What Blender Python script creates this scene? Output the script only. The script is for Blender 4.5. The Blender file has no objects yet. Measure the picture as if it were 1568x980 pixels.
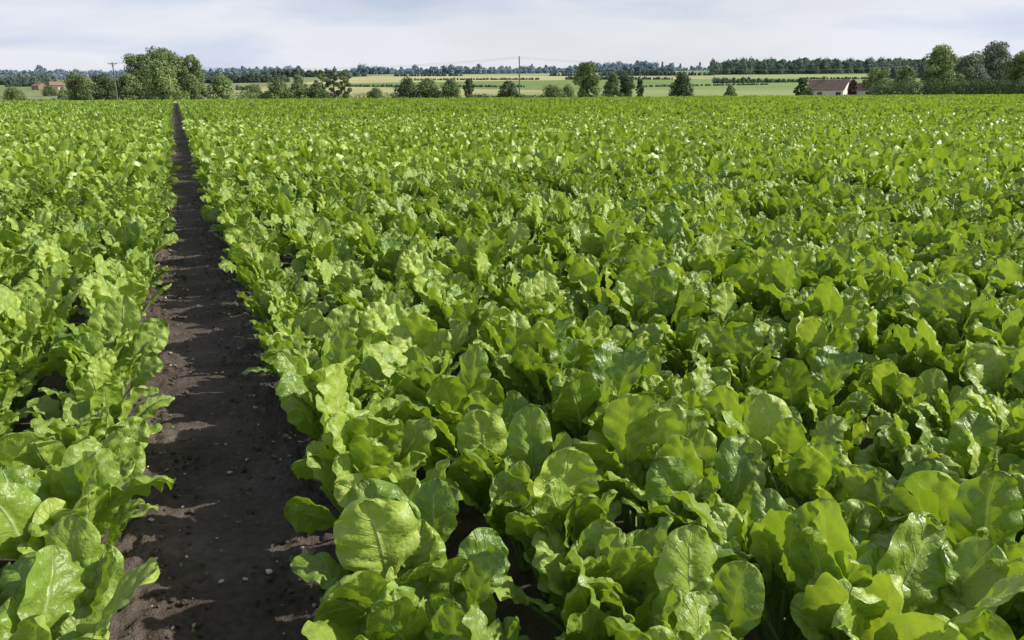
import bpy, math, random
import numpy as np
from mathutils import Vector, Matrix

scene = bpy.context.scene
scene.view_settings.view_transform = 'Standard'
scene.view_settings.look = 'None'
scene.view_settings.exposure = 0

# ------------------------------------------------------------------ frame
YAW = math.radians(22.3)           # viewing direction, clockwise from the crop rows (+Y)
FWD = np.array([math.sin(YAW), math.cos(YAW)])
RGT = np.array([math.cos(YAW), -math.sin(YAW)])
FX0, FX1, FY0, FY1 = -70.0, 190.0, -12.0, 160.0   # sugar beet field
FIELD_END = 131.0
SUN_AZ, SUN_EL = math.radians(109), math.radians(33)

def survey(bearing, depth):
    """world xy of something at a bearing (deg from view direction) and distance along it"""
    p = FWD * depth + RGT * depth * math.tan(math.radians(bearing))
    return float(p[0]), float(p[1])

HD = [-9000, 0, 165, 300, 450, 700, 1000, 1300, 2000, 3000, 4000, 6000, 9000]
HZ = [0, 0, 0, -2.5, -1.5, 4, 12, 20, 30, 60, 74, 60, 0]
def ground_z(x, y):
    x = np.asarray(x, float); y = np.asarray(y, float)
    d = x * FWD[0] + y * FWD[1]
    l = x * RGT[0] + y * RGT[1]
    z = np.interp(d, HD, HZ)
    k = np.clip((d - 300) / 1500, 0, 1)
    z = z + k * (7 * np.sin(l / 420 + 1.0) + 6 * np.sin(l / 900 + d / 700) + 3*np.sin(l/170+d/300))
    return z

# ------------------------------------------------------------------ mesh helper
def make_mesh(name, verts, faces, smooth=True, attrs=None, uv=None, mats=None, matidx=None):
    me = bpy.data.meshes.new(name)
    verts = np.asarray(verts, np.float32); faces = np.asarray(faces, np.int32)
    k = faces.shape[1]
    me.vertices.add(len(verts)); me.vertices.foreach_set("co", verts.ravel())
    me.loops.add(faces.size); me.loops.foreach_set("vertex_index", faces.ravel())
    me.polygons.add(len(faces))
    me.polygons.foreach_set("loop_start", np.arange(0, faces.size, k, dtype=np.int32))
    me.polygons.foreach_set("loop_total", np.full(len(faces), k, np.int32))
    me.polygons.foreach_set("use_smooth", np.full(len(faces), smooth, bool))
    if matidx is not None:
        me.polygons.foreach_set("material_index", np.asarray(matidx, np.int32))
    if attrs:
        for n, a in attrs.items():
            at = me.attributes.new(n, 'FLOAT', 'POINT'); at.data.foreach_set("value", np.asarray(a, np.float32))
    if uv is not None:
        u = me.uv_layers.new(name="UVMap")
        u.data.foreach_set("uv", np.asarray(uv, np.float32)[faces.ravel()].ravel())
    for m in (mats or []):
        me.materials.append(m)
    me.update(calc_edges=True); me.validate()
    return me

def add_obj(name, me, loc=(0, 0, 0), parent=None, rotz=0):
    o = bpy.data.objects.new(name, me)
    scene.collection.objects.link(o)
    o.location = loc; o.rotation_euler = (0, 0, rotz)
    if parent: o.parent = parent
    return o

def grid_faces(nu, nv, off=0):
    i = np.arange(nu - 1)[None, :]; j = np.arange(nv - 1)[:, None]
    a = (j * nu + i).ravel() + off
    return np.stack([a, a + 1, a + nu + 1, a + nu], 1)

# ------------------------------------------------------------------ material helpers
class NT:
    def __init__(s, name):
        s.m = bpy.data.materials.new(name); s.m.use_nodes = True
        s.t = s.m.node_tree; s.t.nodes.clear()
        s.out = s.t.nodes.new('ShaderNodeOutputMaterial')
    def n(s, typ, **kw):
        nd = s.t.nodes.new(typ)
        for k, v in kw.items(): setattr(nd, k, v)
        return nd
    def l(s, a, b): s.t.links.new(a, b)
    def math(s, op, a, b=None, c=None, clamp=False):
        nd = s.t.nodes.new('ShaderNodeMath'); nd.operation = op; nd.use_clamp = clamp
        for i, v in enumerate((a, b, c)):
            if v is None: continue
            if isinstance(v, (int, float)): nd.inputs[i].default_value = v
            else: s.l(v, nd.inputs[i])
        return nd.outputs[0]
    def mix(s, f, a, b, blend='MIX'):
        nd = s.t.nodes.new('ShaderNodeMix'); nd.data_type = 'RGBA'; nd.blend_type = blend
        for sock, v in ((nd.inputs[0], f), (nd.inputs[6], a), (nd.inputs[7], b)):
            if isinstance(v, (int, float)): sock.default_value = v
            elif isinstance(v, tuple): sock.default_value = (*v, 1)
            else: s.l(v, sock)
        return nd.outputs[2]
    def ramp(s, f, stops, interp='LINEAR'):
        nd = s.t.nodes.new('ShaderNodeValToRGB'); cr = nd.color_ramp; cr.interpolation = interp
        while len(cr.elements) < len(stops): cr.elements.new(0.5)
        for e, (p, c) in zip(cr.elements, stops):
            e.position = p; e.color = (*c, 1) if isinstance(c, tuple) else (c, c, c, 1)
        s.l(f, nd.inputs[0]); return nd.outputs[0]

def simple_mat(name, col, rough=0.7, noise=0.15, scale=5.0, metallic=0):
    M = NT(name)
    b = M.n('ShaderNodeBsdfPrincipled'); b.inputs['Roughness'].default_value = rough
    b.inputs['Metallic'].default_value = metallic
    tc = M.n('ShaderNodeTexCoord'); nz = M.n('ShaderNodeTexNoise'); nz.inputs['Scale'].default_value = scale
    nz.inputs['Detail'].default_value = 5
    M.l(tc.outputs['Object'], nz.inputs['Vector'])
    lo = tuple(c * (1 - noise * 2) for c in col); hi = tuple(min(1, c * (1 + noise * 2)) for c in col)
    M.l(M.ramp(nz.outputs[0], [(0.3, lo), (0.7, hi)]), b.inputs['Base Color'])
    M.l(b.outputs[0], M.out.inputs[0]); return M.m

# ---- beet leaf
def beet_leaf_mat(name, near):
    M = NT(name)
    rnd = M.n('ShaderNodeAttribute', attribute_name='rnd').outputs['Fac']
    age = M.n('ShaderNodeAttribute', attribute_name='age').outputs['Fac']
    oi = M.n('ShaderNodeObjectInfo').outputs['Random']
    f = M.math('ADD', M.math('MULTIPLY', rnd, 0.5), M.math('MULTIPLY', oi, 0.25))
    b = M.n('ShaderNodeBsdfPrincipled')
    if near:
        uv = M.n('ShaderNodeUVMap'); sep = M.n('ShaderNodeSeparateXYZ'); M.l(uv.outputs[0], sep.inputs[0])
        au = M.math('ABSOLUTE', sep.outputs[0]); v = sep.outputs[1]
        mid = M.math('SUBTRACT', 1.0, M.math('DIVIDE', au, M.math('SUBTRACT', 0.12, M.math('MULTIPLY', v, 0.08))), clamp=True)
        tc = M.n('ShaderNodeTexCoord')
        n2 = M.n('ShaderNodeTexNoise'); n2.inputs['Scale'].default_value = 30; n2.inputs['Detail'].default_value = 4
        n2.inputs['Roughness'].default_value = 0.55
        M.l(tc.outputs['Object'], n2.inputs['Vector'])
        wob = M.math('MULTIPLY_ADD', n2.outputs[0], 0.5, rnd)
        ph = M.math('FRACT', M.math('ADD', M.math('SUBTRACT', M.math('MULTIPLY', v, 7.0), M.math('MULTIPLY', au, 1.9)), wob))
        tri = M.math('ABSOLUTE', M.math('SUBTRACT', ph, 0.5))
        lat = M.math('SUBTRACT', 1.0, M.math('DIVIDE', tri, 0.07), clamp=True)
        lat = M.math('MULTIPLY', lat, M.math('SUBTRACT', 1.0, M.math('MULTIPLY', au, 0.8), clamp=True))
        vein = M.math('MAXIMUM', mid, M.math('MULTIPLY', lat, 0.55))
        f = M.math('ADD', f, M.math('MULTIPLY', n2.outputs[0], 0.34))
    else:
        f = M.math('ADD', f, 0.16)
    f = M.math('SUBTRACT', f, M.math('MULTIPLY', age, 0.16), clamp=True)
    col = M.ramp(f, [(0.0, (0.115, 0.215, 0.028)), (0.40, (0.27, 0.395, 0.052)), (0.92, (0.55, 0.65, 0.13))])
    if near: col = M.mix(M.math('MULTIPLY', vein, 0.65), col, (0.60, 0.69, 0.33))
    b.inputs['Specular IOR Level'].default_value = 0.6
    rg = M.math('ADD', 0.34, M.math('MULTIPLY', rnd, 0.15)); M.l(rg, b.inputs['Roughness'])
    M.l(col, b.inputs['Base Color'])
    tr = M.n('ShaderNodeBsdfTranslucent')
    M.l(M.mix(0.5, M.mix(1.0, col, (1.35, 1.3, 0.5), 'MULTIPLY'), (0.44, 0.62, 0.02)), tr.inputs[0])
    if near:
        h = M.math('SUBTRACT', n2.outputs[0], M.math('MULTIPLY', vein, 0.35))
        bp = M.n('ShaderNodeBump'); bp.inputs['Strength'].default_value = 0.85; bp.inputs['Distance'].default_value = 0.013
        M.l(h, bp.inputs['Height']); M.l(bp.outputs[0], b.inputs['Normal'])
    mx = M.n('ShaderNodeMixShader'); mx.inputs[0].default_value = 0.29
    M.l(b.outputs[0], mx.inputs[1]); M.l(tr.outputs[0], mx.inputs[2]); M.l(mx.outputs[0], M.out.inputs[0])
    return M.m
def beet_stalk_mat():
    M = NT('beet_stalk')
    b = M.n('ShaderNodeBsdfPrincipled'); b.inputs['Roughness'].default_value = 0.45
    rnd = M.n('ShaderNodeAttribute', attribute_name='rnd').outputs['Fac']
    M.l(M.ramp(rnd, [(0, (0.20, 0.32, 0.09)), (1, (0.34, 0.46, 0.17))]), b.inputs['Base Color'])
    M.l(b.outputs[0], M.out.inputs[0]); return M.m
MAT_LEAF, MAT_LEAF_FAR, MAT_STALK = beet_leaf_mat('beet_leaf', True), beet_leaf_mat('beet_leaf_plain', False), beet_stalk_mat()

def leaf_arrays(rng, az, P, L, W, ep, e0, bend, nu, nv, rnd, age, stalk=True):
    """one beet leaf: stalk + ruffled blade. returns verts, faces, uv, mat"""
    ca, sa = math.cos(az), math.sin(az)
    ns = 5
    pts = [(0.015, -0.01)]
    for i in range(ns):
        e = ep + (e0 - ep) * i / ns
        r, z = pts[-1]; pts.append((r + P / ns * math.cos(e), z + P / ns * math.sin(e)))
    r, z = pts[-1]
    tt = np.linspace(0, 1, nv)
    v = 0.45 * tt + 0.55 * (1 - np.cos(np.pi * tt)) / 2
    cr = [r]; cz = [z]; el = [e0]
    bpow = rng.uniform(1.2, 3.0)
    for i in range(1, nv):
        e = e0 - bend * (v[i] ** bpow); dv = L * (v[i] - v[i - 1])
        cr.append(cr[-1] + dv * math.cos(e)); cz.append(cz[-1] + dv * math.sin(e)); el.append(e)
    cr, cz, el = map(np.array, (cr, cz, el))
    side = L * rng.normal(0, 0.08) * v ** 2 + L * rng.normal(0, 0.02) * np.sin(v * 6)
    T = np.stack([np.cos(el) * ca, np.cos(el) * sa, np.sin(el)], 1)
    S0 = np.array([-sa, ca, 0.0])[None, :].repeat(nv, 0)
    N0 = np.cross(T, S0)                         # adaxial (faces up / inward)
    tw = rng.normal(0, 0.42) + rng.normal(0, 0.5) * v
    S = S0 * np.cos(tw)[:, None] + N0 * np.sin(tw)[:, None]
    N = -S0 * np.sin(tw)[:, None] + N0 * np.cos(tw)[:, None]
    ex = rng.uniform(0.85, 1.1)
    wp = np.clip(1 - np.abs(2 * v ** ex - 1) ** 2.4, 0, 1) ** 0.52
    wp *= np.minimum(1, 0.35 + 1.5 * v)           # narrower where it joins the stalk
    wp = wp / wp.max(); wp = np.maximum(wp, 0.04 * (1 - v) + 0.02)
    w = W / 2 * wp
    u = np.linspace(-1, 1, nu)
    U, V = np.meshgrid(u, v)
    fold = rng.uniform(0.0, 0.45)
    kmax = (nv - 1) / 5.5
    k1, k2 = np.minimum(rng.uniform(2.8, 5.0, 2), kmax); p1, p2 = rng.uniform(0, 6.28, 2)
    A = rng.uniform(0.03, 0.075) * W * (1 if nv > 16 else 0.7)
    edge = np.abs(U) ** 2.3
    ruff = np.where(U > 0, np.sin(V * k1 * 6.28 + p1), np.sin(V * k2 * 6.28 + p2)) * A * edge * np.minimum(1, V * 3)
    if nv > 16:
        ruff += np.sin(V * 6.28 * rng.uniform(5.5, 6.8) + U * 3 + p2) * 0.016 * W * edge
        ph = (V * 7 - np.abs(U) * 1.9 + rnd) * math.pi
        ruff += np.abs(np.sin(ph)) * 0.065 * W * np.sin(np.clip(np.abs(U), 0, 1) * math.pi)
        ruff += 0.026 * W * np.sin(U * 7 + V * 9 + p1) * np.sin(V * 17 + p2)
    cup = rng.uniform(-0.40, 0.10) * W * (U ** 2) * 0.5
    Wd = w[:, None]
    nn = np.abs(U) * Wd * math.sin(fold) + ruff + cup * (wp[:, None])
    jag = 1 + (0.016 * np.sin(V * 29 + p1 + U) if nv > 16 else 0)
    ss = U * Wd * math.cos(fold) * jag + side[:, None]
    C = np.stack([cr * ca, cr * sa, cz], 1)
    P3 = C[:, None, :] + S[:, None, :] * ss[..., None] + N[:, None, :] * nn[..., None]
    verts = P3.reshape(-1, 3); faces = grid_faces(nu, nv)
    uv = np.stack([U.ravel(), V.ravel()], 1)
    mat = np.zeros(len(faces), int)
    if stalk:
        sv = []; m = 4
        for i, (r, z) in enumerate(pts):
            rad = 0.0095 - 0.0045 * i / ns
            for a in range(m):
                t = a / m * 2 * math.pi
                o = rad * math.cos(t) * 1.2; q = rad * math.sin(t)
                e = ep + (e0 - ep) * i / ns
                sv.append(((r - q * math.sin(e)) * ca - o * sa, (r - q * math.sin(e)) * sa + o * ca, z + q * math.cos(e)))
        off = len(verts); sf = []
        for i in range(len(pts) - 1):
            for a in range(m):
                sf.append((off + i * m + a, off + i * m + (a + 1) % m, off + (i + 1) * m + (a + 1) % m, off + (i + 1) * m + a))
        verts = np.vstack([verts, sv]); faces = np.vstack([faces, sf])
        uv = np.vstack([uv, np.zeros((len(sv), 2))]); mat = np.concatenate([mat, np.ones(len(sf), int)])
    return verts, faces, uv, mat

def plant_arrays(seed, nl, nu, nv, stalk=True):
    rng = np.random.default_rng(seed)
    Vs, Fs, UVs, Ms, R, G = [], [], [], [], [], []
    off = 0; a0 = rng.uniform(0, 6.28)
    for i in range(nl):
        t = i / (nl - 1)              # 0 inner, 1 outer
        az = a0 + i * 2.39996 + rng.normal(0, 0.3)
        L = (0.13 + 0.095 * min(1, t * 2.2)) * rng.uniform(0.76, 1.22)
        W = L * rng.uniform(0.62, 0.80)
        P = (0.12 + 0.12 * min(1, t * 1.6)) * rng.uniform(0.65, 1.25)
        ep = math.radians(88 - 32 * t ** 1.3 + rng.normal(0, 5))
        e0 = math.radians(88 - 31 * t ** 1.3 + rng.normal(0, 10))
        bend = math.radians(rng.uniform(-8, 48) + 60 * t ** 2 * rng.random())
        rnd = rng.uniform(0, 1) * 0.8 + 0.2 * (1 - t)
        v, f, uv, m = leaf_arrays(rng, az, P, L, W, ep, e0, bend, nu, nv, rnd, t, stalk)
        Vs.append(v); Fs.append(f + off); UVs.append(uv); Ms.append(m)
        R.append(np.full(len(v), rnd)); G.append(np.full(len(v), t)); off += len(v)
    return [np.concatenate(x) for x in (Vs, Fs, UVs, Ms, R, G)]

crop_col = bpy.data.collections.new("sugar_beet_plant_variants")
NH, NM, NF = 14, 8, 7
def add_variant(name, arrs, leafmat):
    V, F, UV, M, R, G = arrs
    me = make_mesh(name, V, F, True, {'rnd': R, 'age': G}, UV, [leafmat, MAT_STALK], M)
    crop_col.objects.link(bpy.data.objects.new(name, me))
for i in range(NH): add_variant(f"beet_a{i:02d}", plant_arrays(100 + i, 16, 13, 34), MAT_LEAF)
for i in range(NM): add_variant(f"beet_b{i}", plant_arrays(200 + i, 13, 7, 15), MAT_LEAF_FAR)
for i in range(NF):
    rng = np.random.default_rng(900 + i); off = 0
    acc = [[], [], [], [], [], []]
    for k in range(5):
        V, F, UV, M, R, G = plant_arrays(300 + i * 10 + k, 10, 5, 8, False)
        s = rng.uniform(0.8, 1.2); V = V * s * np.array([.86, 1, 1]) + np.array([rng.normal(0, 0.02), (k - 2) * 0.21 + rng.normal(0, 0.03), 0])
        for a, b in zip(acc, (V, F + off, UV, M, R, G)): a.append(b)
        off += len(V)
    add_variant(f"beet_c{i}", [np.concatenate(a) for a in acc], MAT_LEAF_FAR)

rng = np.random.default_rng(7)
rows = [0.475 + 0.53 * k for k in range(int((FX1 - 0.5) / 0.53))] + [-0.575, -1.08, -1.58] + [-2.22 - 0.52 * k for k in range(129)]
P, IDX, ROT, SCL = [], [], [], []
def in_view(x, y, marg=9):
    d = x * FWD[0] + y * FWD[1]; l = x * RGT[0] + y * RGT[1]
    return (d > -3) & (np.abs(l) < d * 0.70 + marg) & (d < FIELD_END)
def vigour(x, y):
    return 1 + 0.09 * np.sin(x * 0.9 + 1.3 * np.sin(y * .31)) * np.sin(y * 0.7 + x * .2) + 0.05 * np.sin(x * .13 + y * .09)
for xr in rows:
    rowf = 1 + rng.normal(0, 0.035)
    ys = np.arange(-6, 46, 0.212); ys = ys + rng.normal(0, 0.03, len(ys))
    xs = xr + rng.normal(0, 0.015, len(ys))
    D = np.hypot(xs, ys)
    keep = in_view(xs, ys, 5) & (D < 42) & ~((D < 0.75))
    keep &= rng.random(len(ys)) > 0.02
    for x, y, d in zip(xs[keep], ys[keep], D[keep]):
        P.append((x, y, 0.0)); IDX.append(rng.integers(NH) if d < 14 else NH + rng.integers(NM))
        ROT.append((rng.normal(0, .06), rng.normal(0, .06), rng.uniform(0, 6.283)))
        s = rng.uniform(0.76, 1.14) * float(vigour(x, y)) * rowf; SCL.append((s, s, s * rng.uniform(1.0, 1.18)))
    ys = np.arange(FY0, FY1, 1.05) + rng.uniform(0, 0.5)
    xs = np.full(len(ys), xr); D = np.hypot(xs, ys)
    keep = in_view(xs, ys) & (D >= 42)
    for x, y in zip(xs[keep], ys[keep]):
        P.append((x, y, 0.0)); IDX.append(NH + NM + rng.integers(NF))
        s = rng.uniform(0.9, 1.12) * float(vigour(x, y)) * rowf
        ROT.append((0, 0, rng.integers(2) * math.pi + rng.normal(0, .02))); SCL.append((s * .84, s, s * 1.12))
print("plants:", len(P))

def scatter_object(name, P, IDX, ROT, SCL, coll):
    me = bpy.data.meshes.new(name); me.vertices.add(len(P))
    me.vertices.foreach_set("co", np.asarray(P, np.float32).ravel())
    a = me.attributes.new('idx', 'INT', 'POINT'); a.data.foreach_set('value', np.asarray(IDX, np.int32))
    a = me.attributes.new('rot', 'FLOAT_VECTOR', 'POINT'); a.data.foreach_set('vector', np.asarray(ROT, np.float32).ravel())
    S = np.asarray(SCL, np.float32)
    a = me.attributes.new('scl', 'FLOAT_VECTOR', 'POINT'); a.data.foreach_set('vector', S.ravel())
    o = add_obj(name, me)
    g = bpy.data.node_groups.new(name + "_nodes", 'GeometryNodeTree')
    g.interface.new_socket("Geometry", in_out='INPUT', socket_type='NodeSocketGeometry')
    g.interface.new_socket("Geometry", in_out='OUTPUT', socket_type='NodeSocketGeometry')
    gi = g.nodes.new('NodeGroupInput'); go = g.nodes.new('NodeGroupOutput')
    ci = g.nodes.new('GeometryNodeCollectionInfo'); ci.inputs['Collection'].default_value = coll
    ci.inputs['Separate Children'].default_value = True; ci.inputs['Reset Children'].default_value = True
    ip = g.nodes.new('GeometryNodeInstanceOnPoints'); ip.inputs['Pick Instance'].default_value = True
    def na(n, t):
        x = g.nodes.new('GeometryNodeInputNamedAttribute'); x.data_type = t; x.inputs['Name'].default_value = n
        return next(s for s in x.outputs if s.enabled and s.name == 'Attribute')
    er = g.nodes.new('FunctionNodeEulerToRotation')
    L = g.links.new
    L(gi.outputs[0], ip.inputs['Points']); L(ci.outputs[0], ip.inputs['Instance'])
    L(na('idx', 'INT'), ip.inputs['Instance Index'])
    L(na('rot', 'FLOAT_VECTOR'), er.inputs[0]); L(er.outputs[0], ip.inputs['Rotation'])
    L(na('scl', 'FLOAT_VECTOR'), ip.inputs['Scale'])
    L(ip.outputs[0], go.inputs[0])
    md = o.modifiers.new("scatter", 'NODES'); md.node_group = g
    return o
scatter_object("sugar_beet_crop", P, IDX, ROT, SCL, crop_col)

# ------------------------------------------------------------------ soil + land
def soil_mat():
    M = NT('soil')
    tc = M.n('ShaderNodeTexCoord')
    def noise(s, d=6, r=0.6):
        n = M.n('ShaderNodeTexNoise'); n.inputs['Scale'].default_value = s; n.inputs['Detail'].default_value = d
        n.inputs['Roughness'].default_value = r; M.l(tc.outputs['Object'], n.inputs['Vector']); return n.outputs[0]
    a, b_, c = noise(2.2), noise(28), noise(140, 4)
    f = M.math('ADD', M.math('MULTIPLY', a, 0.6), M.math('MULTIPLY', b_, 0.4))
    col = M.ramp(f, [(0.34, (0.066, 0.050, 0.040)), (0.5, (0.125, 0.098, 0.080)), (0.64, (0.19, 0.153, 0.126))])
    sp = M.ramp(c, [(0.64, 0.0), (0.72, 1.0)])
    col = M.mix(M.math('MULTIPLY', sp, 0.4), col, (0.30, 0.26, 0.21))
    b = M.n('ShaderNodeBsdfPrincipled'); b.inputs['Roughness'].default_value = 0.9; b.inputs['Specular IOR Level'].default_value = 0.2
    M.l(col, b.inputs['Base Color'])
    h = M.math('ADD', M.math('MULTIPLY', b_, 1.0), M.math('MULTIPLY', c, 0.45))
    bp = M.n('ShaderNodeBump'); bp.inputs['Strength'].default_value = 1.0; bp.inputs['Distance'].default_value = 0.02
    M.l(h, bp.inputs['Height']); M.l(bp.outputs[0], b.inputs['Normal'])
    M.l(b.outputs[0], M.out.inputs[0]); return M.m
SOIL = soil_mat()

def land_mat():
    M = NT('farmland')
    tc = M.n('ShaderNodeTexCoord')
    mp = M.n('ShaderNodeMapping'); mp.inputs['Rotation'].default_value = (0, 0, YAW); mp.inputs['Scale'].default_value = (1/330, 1/260, 0)
    M.l(tc.outputs['Object'], mp.inputs[0])
    vo = M.n('ShaderNodeTexVoronoi'); vo.voronoi_dimensions = '2D'; vo.inputs['Scale'].default_value = 1.0
    M.l(mp.outputs[0], vo.inputs['Vector'])
    sp = M.n('ShaderNodeSeparateColor'); M.l(vo.outputs['Color'], sp.inputs[0])
    col = M.ramp(sp.outputs[0], [(0.0, (0.30, 0.36, 0.14)), (0.16, (0.44, 0.43, 0.20)), (0.34, (0.36, 0.40, 0.17)),
                                 (0.50, (0.24, 0.32, 0.11)), (0.64, (0.50, 0.47, 0.24)), (0.86, (0.20, 0.28, 0.09))], 'CONSTANT')
    nz = M.n('ShaderNodeTexNoise'); nz.inputs['Scale'].default_value = 0.02; nz.inputs['Detail'].default_value = 6
    M.l(tc.outputs['Object'], nz.inputs['Vector'])
    col = M.mix(0.5, col, M.ramp(nz.outputs[0], [(0.3, 0.75), (0.7, 1.25)]), 'MULTIPLY')
    dl = M.n('ShaderNodeVectorMath', operation='DOT_PRODUCT'); dl.inputs[1].default_value = (RGT[0], RGT[1], 0); M.l(tc.outputs['Object'], dl.inputs[0])
    dp = M.n('ShaderNodeVectorMath', operation='DOT_PRODUCT'); dp.inputs[1].default_value = (FWD[0], FWD[1], 0)
    M.l(tc.outputs['Object'], dp.inputs[0])
    west = M.math('MULTIPLY', M.math('LESS_THAN', dl.outputs['Value'], -190.0), 0.7)
    col = M.mix(west, col, (0.17, 0.23, 0.10))
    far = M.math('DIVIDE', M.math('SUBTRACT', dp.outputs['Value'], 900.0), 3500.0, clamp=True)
    col = M.mix(far, col, (0.24, 0.30, 0.33))  # bluish distance haze painted into the land colour, growing with depth
    col = M.mix(M.math('GREATER_THAN', dp.outputs['Value'], FIELD_END + 1), (0.08, 0.062, 0.05), col)
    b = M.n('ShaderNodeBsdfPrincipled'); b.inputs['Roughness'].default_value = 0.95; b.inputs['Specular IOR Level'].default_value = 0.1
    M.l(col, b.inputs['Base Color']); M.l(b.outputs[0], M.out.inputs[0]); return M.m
LAND = land_mat()

def axis(lo, hi, marks, n):
    s = np.sinh(np.linspace(math.asinh(lo / 100), math.asinh(hi / 100), n)) * 100
    return np.unique(np.concatenate([s, marks]))
gx = axis(-9000, 9500, [-40.0, 60.0], 230); gy = axis(-3000, 9500, [FY0, 90.0], 200)
X, Y = np.meshgrid(gx, gy)
Z = ground_z(X, Y)
F = grid_faces(len(gx), len(gy))
cxm = ((gx[:-1] + gx[1:]) / 2)[None, :].repeat(len(gy) - 1, 0).ravel(); cym = ((gy[:-1] + gy[1:]) / 2)[:, None].repeat(len(gx) - 1, 1).ravel()
mi = np.where((cxm > -40) & (cxm < 60) & (cym > FY0) & (cym < 90), 0, 1)
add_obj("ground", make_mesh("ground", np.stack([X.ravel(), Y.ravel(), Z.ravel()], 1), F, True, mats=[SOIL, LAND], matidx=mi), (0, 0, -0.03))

# track: real relief (wheel-pressed middle, loose crumbs at its edges)
from mathutils import noise as mn
tx = np.linspace(-0.75, 0.66, 100)
ty = [-3.0]
while ty[-1] < 140: ty.append(ty[-1] + max(0.015, 0.009 * max(ty[-1], 0)))
ty = np.array(ty); X, Y = np.meshgrid(tx, ty)
Z = np.zeros_like(X)
for j in range(X.shape[0]):
    for i in range(X.shape[1]):
        x, y = X[j, i], Y[j, i]
        e = min(1, max(0, (abs(x + 0.06) - 0.12) / 0.2))
        z = 0.018 * e
        z += 0.018 * mn.noise(Vector((x * 3, y * 2.2, 1)))
        if y < 30:
            z += (0.006 + 0.024 * e) * mn.noise(Vector((x * 16, y * 16, 4))) + (0.005 + 0.013 * e) * mn.noise(Vector((x * 45, y * 45, 9)))
            z += 0.005 * (1 - e) * max(0, math.sin(y * 34 + abs(x) * 12))
        Z[j, i] = z
add_obj("soil_track", make_mesh("soil_track", np.stack([X.ravel(), Y.ravel(), Z.ravel()], 1), grid_faces(len(tx), len(ty)), True, mats=[SOIL]), (0, 0, -0.005))

# stones / clods
def blobs(name, n, rngf, mat, sizef, posf, flat=0.6):
    import bmesh
    bm = bmesh.new(); bmesh.ops.create_icosphere(bm, subdivisions=1, radius=1)
    bv = np.array([v.co[:] for v in bm.verts]); bf = np.array([[v.index for v in f.verts] for f in bm.faces]); bm.free()
    Vs, Fs = [], []
    for k in range(n):
        s = sizef(); x, y = posf()
        v = bv * (1 + rngf.normal(0, 0.16, (len(bv), 1))) * s * np.array([1, rngf.uniform(.6, 1), flat * rngf.uniform(.6, 1.1)])
        a = rngf.uniform(0, 6.28); c, q = math.cos(a), math.sin(a)
        v = v @ np.array([[c, q, 0], [-q, c, 0], [0, 0, 1]]) + np.array([x, y, 0.004 + 0.018*min(1,max(0,(abs(x+.06)-.14)/.2)) + s * 0.2])
        Vs.append(v); Fs.append(bf + k * len(bv))
    add_obj(name, make_mesh(name, np.concatenate(Vs), np.concatenate(Fs), False, mats=[mat]))
rs = np.random.default_rng(11)
PALE = simple_mat('pebble', (0.50, 0.44, 0.36), 0.8, 0.25, 9)
blobs("pebbles", 420, rs, PALE, lambda: 0.003 + 0.012 * rs.random() ** 3, lambda: (rs.uniform(-0.48, 0.40), rs.uniform(1.2, 14) ), 0.6)
blobs("soil_clods", 2400, rs, SOIL, lambda: 0.003 + 0.014 * rs.random() ** 2,
      lambda: ((lambda s: (-0.06 + s * rs.uniform(0.08, 0.5)))(rs.choice([-1, 1])), 1.2 + 14 * rs.random() ** 1.4), 0.75)
FL = simple_mat('flint', (0.7, 0.66, 0.60), 0.6, 0.15, 20)
fl_pos = iter([(0.125, 2.16), (0.03, 2.12), (0.08, 2.75), (-0.2, 2.35)])
fl_s = iter([0.030, 0.015, 0.014, 0.013])
blobs("flint_stones", 4, rs, FL, lambda: next(fl_s), lambda: next(fl_pos), 0.55)
Vs, Fs = [], []; off = 0
for k in range(110):
    x = rs.choice([rs.uniform(0.0, .33), rs.uniform(-.5, -.1)], p=[.75, .25]); y = rs.uniform(1.7, 8)
    for j in range(rs.integers(2, 6)):
        a = rs.uniform(0, 6.28); l = rs.uniform(0.008, 0.022); w = l * .3; up = rs.uniform(.2, .8)
        d = np.array([math.cos(a), math.sin(a), up]); s = np.array([-math.sin(a), math.cos(a), 0]) * w
        b0 = np.array([x, y, 0.012])
        Vs += [b0, b0 + d * l * .6 + s, b0 + d * l, b0 + d * l * .6 - s]; Fs.append((off, off + 1, off + 2, off + 3)); off += 4
SEED = simple_mat('seedling', (0.13, 0.23, 0.09), 0.6, .2, 9)
add_obj("weed_seedlings", make_mesh("weed_seedlings", Vs, Fs, False, mats=[SEED]))

# ------------------------------------------------------------------ trees
def foliage_mat(name, dark, light, haze=None, trans=0.25):
    M = NT(name)
    r = M.n('ShaderNodeAttribute', attribute_name='rnd').outputs['Fac']
    oi = M.n('ShaderNodeObjectInfo').outputs['Random']
    f = M.math('ADD', M.math('MULTIPLY', r, 0.8), M.math('MULTIPLY', oi, 0.2))
    col = M.ramp(f, [(0.1, dark), (0.9, light)])
    if haze: col = M.mix(haze[0], col, haze[1])  # aerial haze mixed straight into the foliage colour
    b = M.n('ShaderNodeBsdfPrincipled'); b.inputs['Roughness'].default_value = 0.7; b.inputs['Specular IOR Level'].default_value = 0.25
    M.l(col, b.inputs['Base Color'])
    tr = M.n('ShaderNodeBsdfTranslucent'); M.l(col, tr.inputs[0])
    mx = M.n('ShaderNodeMixShader'); mx.inputs[0].default_value = trans
    M.l(b.outputs[0], mx.inputs[1]); M.l(tr.outputs[0], mx.inputs[2]); M.l(mx.outputs[0], M.out.inputs[0]); return M.m
GREEN = foliage_mat('foliage_green', (0.11, 0.155, 0.065), (0.27, 0.34, 0.13))
LIME = foliage_mat('foliage_light', (0.15, 0.21, 0.075), (0.35, 0.43, 0.17))
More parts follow.
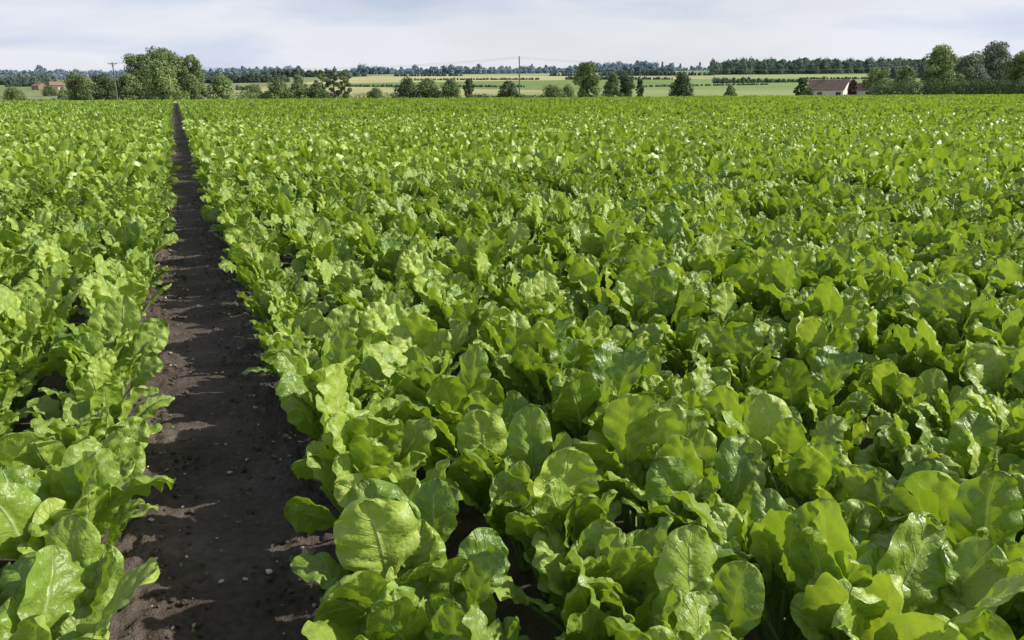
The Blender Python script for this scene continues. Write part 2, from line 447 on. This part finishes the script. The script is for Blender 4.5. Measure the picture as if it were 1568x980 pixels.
DARK = foliage_mat('foliage_dark', (0.075, 0.11, 0.055), (0.18, 0.235, 0.105))
GREY = foliage_mat('foliage_grey', (0.17, 0.20, 0.14), (0.34, 0.38, 0.27))
PURP = foliage_mat('foliage_copper', (0.05, 0.03, 0.035), (0.12, 0.065, 0.068))
BARK = simple_mat('bark', (0.11, 0.09, 0.07), 0.9, 0.25, 3)

def tube(p0, p1, r0, r1, m=6):
    p0, p1 = np.array(p0, float), np.array(p1, float); d = p1 - p0; d /= np.linalg.norm(d)
    a = np.cross(d, [0.3, 0.9, 0.1]); a /= np.linalg.norm(a); b = np.cross(d, a)
    t = np.arange(m) / m * 2 * math.pi
    ring = np.cos(t)[:, None] * a + np.sin(t)[:, None] * b
    v = np.vstack([p0 + ring * r0, p1 + ring * r1]); i = np.arange(m); j = (i + 1) % m
    return v, np.stack([i, j, j + m, i + m], 1)

def crown(rng, clumps, n, leaf):
    """small leaf-spray faces through the volume of the clumps"""
    C = np.array([c[:3] for c in clumps]); R = np.array([c[3:6] for c in clumps])
    wgt = (R.prod(1)) ** 0.67; wgt /= wgt.sum()
    k = rng.choice(len(C), n, p=wgt)
    d = rng.normal(size=(n, 3)); d /= np.linalg.norm(d, axis=1)[:, None]
    rad = rng.random(n) ** 0.28 * (1 + rng.normal(0, 0.09, n))
    P = C[k] + d * R[k] * rad[:, None]
    P[:, 2] = np.maximum(P[:, 2], 0.05) if C[:, 2].min() > -0.5 else P[:, 2]
    nrm = d * 1.0 + rng.normal(0, 0.45, (n, 3)) + np.array([0, 0, .25]); nrm /= np.linalg.norm(nrm, axis=1)[:, None]
    a = np.cross(nrm, rng.normal(size=(n, 3))); a /= np.linalg.norm(a, axis=1)[:, None]; b = np.cross(nrm, a)
    s = leaf * rng.uniform(0.5, 1.25, n)[:, None]
    V = np.stack([P - a * s, P - b * s * .7, P + a * s, P + b * s * .7], 1).reshape(-1, 3)
    F = np.arange(4 * n).reshape(-1, 4)
    cr = rng.random(len(C)); r = np.clip(cr[k] * 0.55 + rng.random(n) * 0.45, 0, 1)
    return V, F, np.repeat(r, 4)

def tree_mesh(name, H, W, seed, mat, base=0.12, n=5000, leaf=0.28, airy=False, shape='round'):
    rng = np.random.default_rng(seed)
    ch = H * (1 - base)
    cl = []
    kk = 32 if not airy else 18
    for i in range(kk):
        z = (i + .5) / kk
        if shape == 'round': env = math.sin(math.pi * (0.14 + 0.76 * z)) ** 0.75
        elif shape == 'dome': env = max(0.15, 1 - z ** 2.2)
        else: env = 0.55 + 0.45 * math.sin(math.pi * z)
        a = i * 2.4 + rng.uniform(-.5, .5); rr = W / 2 * env * rng.uniform(0.2, 0.85)
        s = W * rng.uniform(0.11, 0.21) * (0.8 if airy else 1)
        cl.append((rr * math.cos(a), rr * math.sin(a), H * base + ch * z * 0.93, s, s, s * rng.uniform(.6, 1.0)))
    V, F, R = crown(rng, cl, n, leaf)
    Vs, Fs, M, A = [V], [F], [np.zeros(len(F), int)], [R]; off = len(V)
    r0 = 0.022 * H + 0.05
    v, f = tube((0, 0, -1.0), (rng.normal(0, .2), rng.normal(0, .2), H * 0.45), r0, r0 * .6, 8)
    segs = [(v, f), tube(tuple(v[8:].mean(0)), (0, 0, H * .88), r0 * .6, r0 * .12)]
    for c in cl[::2]:
        z0 = max(H * base * 0.6, min(c[2] * .6, H * .6)); segs.append(tube((0, 0, z0), c[:3], r0 * .35, r0 * .06, 5))
    for v, f in segs:
        Vs.append(v); Fs.append(f + off); M.append(np.ones(len(f), int)); A.append(np.full(len(v), .5)); off += len(v)
    return make_mesh(name, np.concatenate(Vs), np.concatenate(Fs), False, {'rnd': np.concatenate(A)}, None, [mat, BARK], np.concatenate(M))

T = [ # bearing, depth, height, width, material, kind
 (-22.8, 225, 14.2, 14.5, GREEN, 'deciduous_tree', {}), (-24.1, 215, 12.2, 10.4, GREEN, 'deciduous_tree', {}),
 (-21.3, 230, 13.0, 10.4, GREEN, 'deciduous_tree', {}), (-23.0, 204, 9.6, 10.8, LIME, 'deciduous_tree', {'shape': 'dome', 'base': .03}),
 (-27.6, 230, 7.8, 9.6, GREEN, 'deciduous_tree', {'base': .03}), (-26.4, 235, 8.0, 10.2, DARK, 'deciduous_tree', {'base': .03}),
 (-25.0, 210, 7.0, 9.0, GREEN, 'deciduous_tree', {'base': .03}), (-21.2, 212, 6.2, 8.0, GREEN, 'bush', {}),
 (-19.4, 215, 6.9, 8.4, LIME, 'deciduous_tree', {'base': .03, 'shape': 'dome'}),
 (-17.4, 262, 5.0, 10.0, GREEN, 'bush', {}), (-15.8, 258, 6.8, 11.6, GREEN, 'bush', {}), (-14.6, 262, 6.0, 10.6, GREEN, 'bush', {}),
 (-14.4, 275, 8.8, 6.0, GREEN, 'deciduous_tree', {}), (-13.3, 264, 5.6, 9.0, DARK, 'bush', {}),
 (-12.9, 300, 12.2, 6.6, GREEN, 'poplar_tree', {'airy': 1, 'shape': 'tall'}), (-12.15, 303, 12.8, 7.0, GREY, 'poplar_tree', {'airy': 1, 'shape': 'tall'}),
 (-11.4, 300, 12.3, 7.0, GREEN, 'poplar_tree', {'airy': 1, 'shape': 'tall'}),
 (-9.3, 300, 5.0, 9.5, GREEN, 'bush', {}),
 (-7.1, 240, 6.3, 9.6, DARK, 'bush', {}), (-5.7, 243, 6.0, 11.0, GREEN, 'bush', {}), (-4.2, 240, 5.9, 9.6, GREEN, 'bush', {}),
 (-2.9, 350, 8.4, 4.8, DARK, 'deciduous_tree', {}),
 (-0.15, 180, 3.7, 6.6, DARK, 'bush', {'base': 0}), (2.9, 262, 4.3, 10.5, GREEN, 'bush', {}), (4.0, 266, 4.6, 7.5, LIME, 'bush', {}),
 (5.3, 200, 8.6, 7.0, GREEN, 'deciduous_tree', {'base': .04, 'shape': 'tall'}),
 (7.1, 330, 10.0, 7.8, DARK, 'deciduous_tree', {'shape': 'dome'}), (7.95, 334, 9.4, 8.0, DARK, 'deciduous_tree', {}), (8.95, 340, 7.8, 3.8, DARK, 'deciduous_tree', {}),
 (11.8, 210, 6.3, 7.6, DARK, 'deciduous_tree', {'base': .03, 'shape': 'dome'}),
 (15.0, 225, 3.5, 4.6, LIME, 'bush', {}), (19.5, 325, 8.0, 5.4, DARK, 'deciduous_tree', {}),
 (22.55, 244, 5.6, 4.2, PURP, 'copper_beech_tree', {}), (20.0, 236, 3.2, 4.0, GREEN, 'bush', {}),
 (24.0, 250, 8.4, 10, LIME, 'deciduous_tree', {'base': .03}), (25.7, 252, 9.2, 9.5, GREEN, 'deciduous_tree', {}),
 (27.4, 216, 13.0, 11.4, LIME, 'deciduous_tree', {'base': .05}),
 (29.0, 222, 11.4, 10.6, GREY, 'willow_tree', {}), (30.3, 228, 14.8, 12.4, GREY, 'willow_tree', {}),
 (31.9, 215, 11.4, 11, GREEN, 'deciduous_tree', {}), (33.5, 220, 12.5, 10.5, GREEN, 'deciduous_tree', {}), (-32.6, 340, 6.0, 12, DARK, 'bush', {}),
 (-31.2, 350, 5.6, 11, GREEN, 'bush', {}), (-28.6, 300, 5.2, 6, GREEN, 'bush', {}), (-29.3, 480, 5.6, 12, GREEN, 'bush', {}),
]
for i, (b, d, h, w, mat, nm, kw) in enumerate(T):
    kw = dict(kw); kw.setdefault('base', 0.02 if nm == 'bush' else 0.07)
    if nm == 'bush': kw.setdefault('shape', 'dome')
    x, y = survey(b, d)
    n = int(2600 + h * w * 50)
    if kw.get('airy'): n = int(n * .75)
    me = tree_mesh(nm, h, w, 40 + i, mat, n=n, leaf=0.21 + 0.006 * h, **kw)
    add_obj(nm, me, (x, y, float(ground_z(x, y)) - 0.1), rotz=i)

def hedge(name, pts, h, w, mat, seed, per_m=170, leaf=.24):
    rng = np.random.default_rng(seed); cl = []
    L = 0
    for (b0, d0), (b1, d1) in zip(pts[:-1], pts[1:]):
        p0, p1 = np.array(survey(b0, d0)), np.array(survey(b1, d1)); l = np.linalg.norm(p1 - p0); L += l
        for t in np.arange(0, 1, 1.3 / l):
            p = p0 + (p1 - p0) * t + rng.normal(0, .3, 2); z = float(ground_z(*p)); hh = h * rng.uniform(.72, 1.1)
            for q in (0.25, .68): cl.append((p[0], p[1], z + hh * q, w * .5, w * .5, hh * .33))
    cl[0] = (*cl[0][:2], min(cl[0][2], -1), *cl[0][3:])
    V, F, R = crown(rng, cl, int(L * per_m), leaf)
    add_obj(name, make_mesh(name, V, F, False, {'rnd': R}, None, [mat]))
hedge("hedge", [(23.8, 208), (27, 209), (30, 207), (34.5, 206)], 4.6, 3.2, DARK, 5)
hedge("hedge", [(-34, 300), (-30, 300), (-27, 270)], 2.0, 2.5, GREEN, 6, 90)
hedge("hedge", [(-18.6, 240), (-14, 300), (-8, 310), (-3.5, 300)], 3.6, 3.0, GREEN, 8, 100)
hedge("hedge", [(-3, 330), (3, 300), (7, 310)], 2.4, 2.4, DARK, 9, 100)

# distant woods and hedgerows (one instanced mass)
WOOD = foliage_mat('wood_far', (0.09, 0.135, 0.075), (0.19, 0.25, 0.12), (0.42, (0.20, 0.27, 0.27)), .2)  # far woods carry a painted blue-grey haze in their leaf colour
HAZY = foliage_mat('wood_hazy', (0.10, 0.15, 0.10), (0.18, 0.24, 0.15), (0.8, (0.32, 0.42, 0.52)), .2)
wood_col = bpy.data.collections.new("woodland_tree_variants")
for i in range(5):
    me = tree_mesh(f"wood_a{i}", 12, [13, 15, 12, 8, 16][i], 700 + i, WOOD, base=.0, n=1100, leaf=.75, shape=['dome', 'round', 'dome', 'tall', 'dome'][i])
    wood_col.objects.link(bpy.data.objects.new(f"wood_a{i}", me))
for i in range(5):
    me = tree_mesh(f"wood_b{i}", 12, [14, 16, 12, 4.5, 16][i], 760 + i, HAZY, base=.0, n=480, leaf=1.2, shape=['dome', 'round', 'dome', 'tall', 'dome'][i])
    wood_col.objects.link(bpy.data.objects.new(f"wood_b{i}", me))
P, IDX, ROT, SCL = [], [], [], []
rw = np.random.default_rng(21)
def put(x, y, s, sz=1.0, far=None, tall=False):
    d = x * FWD[0] + y * FWD[1]
    far = d > 1320 if far is None else far
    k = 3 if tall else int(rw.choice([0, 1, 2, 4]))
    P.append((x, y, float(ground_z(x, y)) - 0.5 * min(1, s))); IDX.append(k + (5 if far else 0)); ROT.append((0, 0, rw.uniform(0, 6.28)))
    SCL.append((s, s, s * sz))
def tree_row(b0, d0, b1, d1, step, s, gap=0.15, jit=3, big=0.05):
    p0, p1 = np.array(survey(b0, d0)), np.array(survey(b1, d1)); l = np.linalg.norm(p1 - p0); t = 0
    ph = rw.uniform(0, 6)
    while t < l:
        m = math.sin(t / 67 + ph) + math.sin(t / 29 + 2 * ph)
        if m > -2 + gap * 4:
            p = p0 + (p1 - p0) * t / l + rw.normal(0, jit, 2)
            tallish = 1 + 0.9 * max(0, math.sin(t / 61 + ph * 3)) ** 3
            put(p[0], p[1], s * tallish * rw.uniform(.8, 1.15) * (1.5 if rw.random() < big else 1), rw.uniform(.75, 1.05))
        t += step * rw.uniform(.6, 1.4)
def wood(b0, b1, d0, d1, spacing, s):
    d = d0
    while d < d1:
        w0, w1 = d * math.tan(math.radians(b0)), d * math.tan(math.radians(b1)); l = w0
        while l < w1:
            dd = d + rw.normal(0, spacing * .4); p = FWD * dd + RGT * (l + rw.normal(0, 2)); put(p[0], p[1], s * rw.uniform(.7, 1.35), rw.uniform(.8, 1.2))
            l += spacing * rw.uniform(.5, 1.5)
        d += spacing * 1.6
tree_row(-34, 520, -17, 560, 2.5, .3, .35, 1.2); tree_row(-12, 620, 1, 560, .9, .14, .45, .6, .0); tree_row(3, 520, 19, 600, .9, .12, .55, .6, .0)
tree_row(-34, 800, -10, 780, 3.0, .4, .35, 1.5, .02); tree_row(-10, 800, 34, 780, 1.3, .18, .5, .9, .0)
tree_row(-34, 1000, -8, 1040, 4, .5, .35, 2, .03); tree_row(-8, 1030, 14, 1010, 2.4, .34, .4, 1.2, .0)
tree_row(14, 640, 30, 760, 1.6, .2, .4, 1.2, 0)
tree_row(-34, 1350, 12, 1330, 6, .6, .25); tree_row(-34, 1400, 6, 1400, 7, .7, .3)
wood(14, 33, 1050, 1300, 12, 1.05); wood(24, 34, 800, 900, 10, .9)
wood(-34, -29, 900, 1000, 11, .7); wood(6.5, 10, 1350, 1450, 10, 1.0); wood(-19, -15, 1330, 1400, 10, .8)
for d, st in ((1800, 9), (2200, 10), (2600, 11), (2800, 11), (3000, 11), (3200, 12), (3500, 13), (3900, 14)):
    tree_row(-35, d, 35, d + rw.uniform(-60, 60), st, .95 if d > 2700 else .75, .08 if d > 2700 else .3, 12)
wood(-4, 3, 1900, 2000, 14, 1.0); wood(8, 16, 2300, 2450, 15, 1.1); wood(-30, -24, 2300, 2400, 15, 1.1); wood(-14, -7, 2700, 2820, 15, 1.1)
for b in (6.6, 9.3, 9.6, 9.9, 10.4, 10.9, 11.1, 11.6, 12.9, 13.6, 14.1, 14.3, 15.2, -17.5, -12, 1.5, 16.4):
    x, y = survey(b, 2980 + rw.uniform(-20, 20)); put(x, y, 1.9, 1.5 * rw.uniform(.8, 1.1), True, True)
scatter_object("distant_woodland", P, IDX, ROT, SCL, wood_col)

# ------------------------------------------------------------------ poles + wires
POLE = simple_mat('weathered_wood', (0.16, 0.13, 0.10), 0.85, .2, 4)
INS = simple_mat('insulator', (0.35, 0.33, 0.30), 0.3, .05, 4)
WIRE = simple_mat('cable', (0.15, 0.15, 0.15), 0.5, .05, 4)
def join_tubes(name, segs, mat, loc=(0, 0, 0), parent=None):
    Vs, Fs = [], []; off = 0
    for v, f in segs: Vs.append(v); Fs.append(f + off); off += len(v)
    return add_obj(name, make_mesh(name, np.concatenate(Vs), np.concatenate(Fs), True, mats=[mat]), loc, parent)
def pole(b, d, H, arm=True):
    x, y = survey(b, d); z = float(ground_z(x, y))
    e = bpy.data.objects.new("utility_pole", None); scene.collection.objects.link(e); e.location = (x, y, z)
    join_tubes("shaft", [tube((0, 0, -1), (0, 0, H), 0.19, 0.12, 10), tube((0, 0, H), (0, 0, H + .03), .12, .01, 10)], POLE, parent=e)
    if arm:
        a = RGT * 1.1
        join_tubes("crossarm", [tube((-a[0], -a[1], H - .35), (a[0], a[1], H - .35), .08, .08, 4), tube((-a[0] * .6, -a[1] * .6, H - .38), (0, 0, H - 1.1), .035, .035, 4),
                                tube((a[0] * .6, a[1] * .6, H - .38), (0, 0, H - 1.1), .035, .035, 4)], POLE, parent=e)
        join_tubes("insulators", [tube((a[0] * k, a[1] * k, H - .3), (a[0] * k, a[1] * k, H - .08), .07, .045, 8) for k in (-.92, -.25, .92)], INS, parent=e)
        return [(x + a[0] * k, y + a[1] * k, z + H - .06) for k in (-.92, .92)]
    join_tubes("insulators", [tube((.12, 0, H - .25), (.12, 0, H - .05), .06, .04, 8), tube((-.12, 0, H - .6), (-.12, 0, H - .4), .06, .04, 8)], INS, parent=e)
    return [(x + .12, y, z + H - .04), (x - .12, y, z + H - .4)]
pa = pole(-25.66, 200, 9.3); pb = pole(0.6, 186, 9.3, False); pc = pole(25.9, 270, 10.5)
def wire(a, b, sag):
    a, b = np.array(a), np.array(b); s = []
    q = [a + (b - a) * t + np.array([0, 0, -4 * sag * t * (1 - t)]) for t in np.linspace(0, 1, 24)]
    return [tube(q[i], q[i + 1], .014, .014, 4) for i in range(23)]
sg = []
for k in range(2): sg += wire(pa[k], pb[k], 2.0); sg += wire(pb[k], pc[k], 2.0)
join_tubes("overhead_wires", sg, WIRE)

# ------------------------------------------------------------------ houses
WHITE = simple_mat('white_render', (0.72, 0.70, 0.66), .8, .04, 2); BRICK = simple_mat('brick', (0.28, 0.17, 0.13), .85, .12, 6)
GLASS = simple_mat('window_glass', (0.03, 0.035, 0.04), .1, .05, 2); FRAME = simple_mat('window_frame', (0.7, 0.7, 0.7), .5, .03, 2)
def tile_mat():
    M = NT('clay_tiles'); tc = M.n('ShaderNodeTexCoord')
    w = M.n('ShaderNodeTexWave'); w.bands_direction = 'Z'; w.inputs['Scale'].default_value = 2.2; w.inputs['Distortion'].default_value = 1
    M.l(tc.outputs['Object'], w.inputs[0]); nz = M.n('ShaderNodeTexNoise'); nz.inputs['Scale'].default_value = 2; M.l(tc.outputs['Object'], nz.inputs[0])
    c = M.ramp(nz.outputs[0], [(.3, (0.26, 0.16, 0.12)), (.7, (0.40, 0.26, 0.20))]); c = M.mix(.35, c, M.ramp(w.outputs[0], [(0, .6), (1, 1.1)]), 'MULTIPLY')
    b = M.n('ShaderNodeBsdfPrincipled'); b.inputs['Roughness'].default_value = .85; M.l(c, b.inputs[0]); M.l(b.outputs[0], M.out.inputs[0]); return M.m
TILE = tile_mat()
def box(x0, x1, y0, y1, z0, z1):
    v = [(x, y, z) for z in (z0, z1) for y in (y0, y1) for x in (x0, x1)]
    return np.array(v, float), np.array([(0, 1, 3, 2), (4, 6, 7, 5), (0, 4, 5, 1), (1, 5, 7, 3), (3, 7, 6, 2), (2, 6, 4, 0)])
def house(nm, b, d, L, Dp, wh, rh, wall, rot, chim=(.3,)):
    x, y = survey(b, d); e = bpy.data.objects.new(nm, None); scene.collection.objects.link(e)
    e.location = (x, y, float(ground_z(x, y))); e.rotation_euler = (0, 0, -YAW + rot)
    hl, hd = L / 2, Dp / 2
    v = [(-hl, -hd, 0), (hl, -hd, 0), (hl, hd, 0), (-hl, hd, 0), (-hl, -hd, wh), (hl, -hd, wh), (hl, hd, wh), (-hl, hd, wh), (-hl, 0, wh + rh), (hl, 0, wh + rh)]
    me = bpy.data.meshes.new("walls"); me.from_pydata(v, [], [(0, 1, 5, 4), (2, 3, 7, 6), (3, 0, 4, 8, 7), (1, 2, 6, 9, 5)]); me.materials.append(wall)
    add_obj("walls", me, parent=e)
    o = .35; t = .15; sl = rh / hd; Vs = []; Fs = []; off = 0
    for s in (-1, 1):
        zb = wh - o * sl; q = [(-hl - o, s * (hd + o), zb + .03), (hl + o, s * (hd + o), zb + .03), (hl + o, 0, wh + rh + .03), (-hl - o, 0, wh + rh + .03)]
        q2 = [(a, b_, c + t) for a, b_, c in q]; Vs += q + q2
        Fs += [tuple(off + i for i in f) for f in ((0, 1, 2, 3), (4, 5, 6, 7), (0, 1, 5, 4), (1, 2, 6, 5), (3, 0, 4, 7))]; off += 8
    me = bpy.data.meshes.new("roof"); me.from_pydata(Vs, [], Fs); me.materials.append(TILE); add_obj("roof", me, parent=e)
    def boxes(n, bl, m): join_tubes(n, bl, m, parent=e).data.polygons.foreach_set("use_smooth", [False] * (6 * len(bl)))
    boxes("chimney", [box(hl * (2 * c - 1) - .4, hl * (2 * c - 1) + .4, -.35, .35, wh + rh * .6, wh + rh + 1.1) for c in chim], BRICK)
    fr, gl = [], []
    for k in range(4):
        cx = -hl + L * (k + .5) / 4
        if k == 2:
            fr.append(box(cx - .5, cx + .5, -hd - .04, -hd - .01, .05, 2.1)); continue
        fr.append(box(cx - .8, cx + .8, -hd - .05, -hd - .01, .9, 2.1)); gl.append(box(cx - .72, cx - .04, -hd - .07, -hd - .052, .98, 2.02)); gl.append(box(cx + .04, cx + .72, -hd - .07, -hd - .052, .98, 2.02))
    fr.append(box(-hl - .05, -hl - .01, -.7, .7, wh - .1, wh + 1.1)); gl.append(box(-hl - .07, -hl - .052, -.62, .62, wh - .02, wh + 1.02))
    boxes("window_frames", fr, FRAME); boxes("window_panes", gl, GLASS)
house("cottage", 21.2, 246, 11.0, 6.6, 2.7, 2.7, WHITE, math.radians(-42), (.35,))
house("cottage", 22.9, 252, 8, 6, 2.6, 1.9, WHITE, math.radians(-20), (.7,))
house("brick_house", -28.9, 640, 9, 8, 3.6, 2.4, BRICK, .6, (.2, .8)); house("brick_house", -29.8, 660, 9, 8, 2.8, 2.4, BRICK, -.5, (.5,))
house("brick_house", -28.1, 620, 9, 7, 3.0, 2.4, WHITE, .5, (.5,))

# ------------------------------------------------------------------ light + sky
w = bpy.data.worlds.new("World"); scene.world = w; w.use_nodes = True
nt = w.node_tree; nt.nodes.clear()
out = nt.nodes.new('ShaderNodeOutputWorld'); bg = nt.nodes.new('ShaderNodeBackground'); bg.inputs[1].default_value = 0.1
sky = nt.nodes.new('ShaderNodeTexSky'); sky.sky_type = 'NISHITA'; sky.sun_disc = False
sky.sun_elevation = SUN_EL; sky.sun_rotation = SUN_AZ; sky.dust_density = 2.0
tc = nt.nodes.new('ShaderNodeTexCoord'); L = nt.links.new
def N(t, **k):
    n = nt.nodes.new(t)
    for a, b in k.items(): setattr(n, a, b)
    return n
def nz(scale, loc, size, det, rough=.55):
    mp = N('ShaderNodeMapping'); mp.inputs['Scale'].default_value = scale; mp.inputs['Location'].default_value = loc
    L(tc.outputs['Generated'], mp.inputs[0]); n = N('ShaderNodeTexNoise'); n.inputs['Scale'].default_value = size
    n.inputs['Detail'].default_value = det; n.inputs['Roughness'].default_value = rough; n.inputs['Distortion'].default_value = .2
    L(mp.outputs[0], n.inputs['Vector']); return n.outputs[0]
def ramp(f, st):
    r = N('ShaderNodeValToRGB'); 
    while len(r.color_ramp.elements) < len(st): r.color_ramp.elements.new(.5)
    for e, (p, c) in zip(r.color_ramp.elements, st): e.position = p; e.color = (*c, 1)
    L(f, r.inputs[0]); return r.outputs[0]
def wmath(op, a, b, c=None):
    n = N('ShaderNodeMath', operation=op)
    for i, v in enumerate((a, b, c)):
        if v is None: continue
        if isinstance(v, (int, float)): n.inputs[i].default_value = v
        else: L(v, n.inputs[i])
    return n.outputs[0]
sx = N('ShaderNodeSeparateXYZ'); L(tc.outputs['Generated'], sx.inputs[0])
el = wmath('MINIMUM', sx.outputs[2], 0.14)
tf = wmath('ADD', wmath('MULTIPLY', nz((1, 1, 5.5), (3.1, .4, .2), 2.8, 5, .5), 1.3), wmath('MULTIPLY_ADD', el, -1.3, -0.04))
tone = ramp(tf, [(.34, (5.9, 6.6, 8.4)), (.48, (7.1, 7.6, 8.9)), (.60, (8.4, 8.6, 9.2))])
cover = ramp(nz((1, 1, 3), (.3, 2.4, 0), 1.8, 5), [(.35, (.8, .8, .8)), (.6, (1, 1, 1))])
up = ramp(sx.outputs[2], [(0.14, (1, 1, 1)), (.5, (.22, .22, .22))])
mm = N('ShaderNodeMix', data_type='RGBA', blend_type='MULTIPLY'); mm.inputs[0].default_value = 1; L(cover, mm.inputs[6]); L(up, mm.inputs[7])
mx = N('ShaderNodeMix', data_type='RGBA'); L(mm.outputs[2], mx.inputs[0]); L(sky.outputs[0], mx.inputs[6]); L(tone, mx.inputs[7])
L(mx.outputs[2], bg.inputs[0]); L(bg.outputs[0], out.inputs[0])

sd = bpy.data.lights.new("sun", 'SUN'); sd.energy = 5.0; sd.angle = math.radians(0.8); sd.color = (1, .96, .87)
so = bpy.data.objects.new("sun", sd); scene.collection.objects.link(so)
sv = Vector((math.sin(SUN_AZ) * math.cos(SUN_EL), math.cos(SUN_AZ) * math.cos(SUN_EL), math.sin(SUN_EL)))
so.rotation_euler = sv.to_track_quat('Z', 'Y').to_euler(); so.location = (30, 0, 30)

# ------------------------------------------------------------------ camera
cd = bpy.data.cameras.new("camera"); cam = bpy.data.objects.new("camera", cd); scene.collection.objects.link(cam)
cd.sensor_width = 36; cd.lens = 27.7; cd.clip_start = .05; cd.clip_end = 20000
pitch = math.radians(16.3)
f = Vector((FWD[0] * math.cos(pitch), FWD[1] * math.cos(pitch), -math.sin(pitch)))
q = (-f).to_track_quat('Z', 'Y')
R = q.to_matrix().to_4x4() @ Matrix.Rotation(math.radians(-0.35), 4, 'Z')
cam.matrix_world = Matrix.Translation((-0.05, 0, 1.75)) @ R
scene.camera = cam
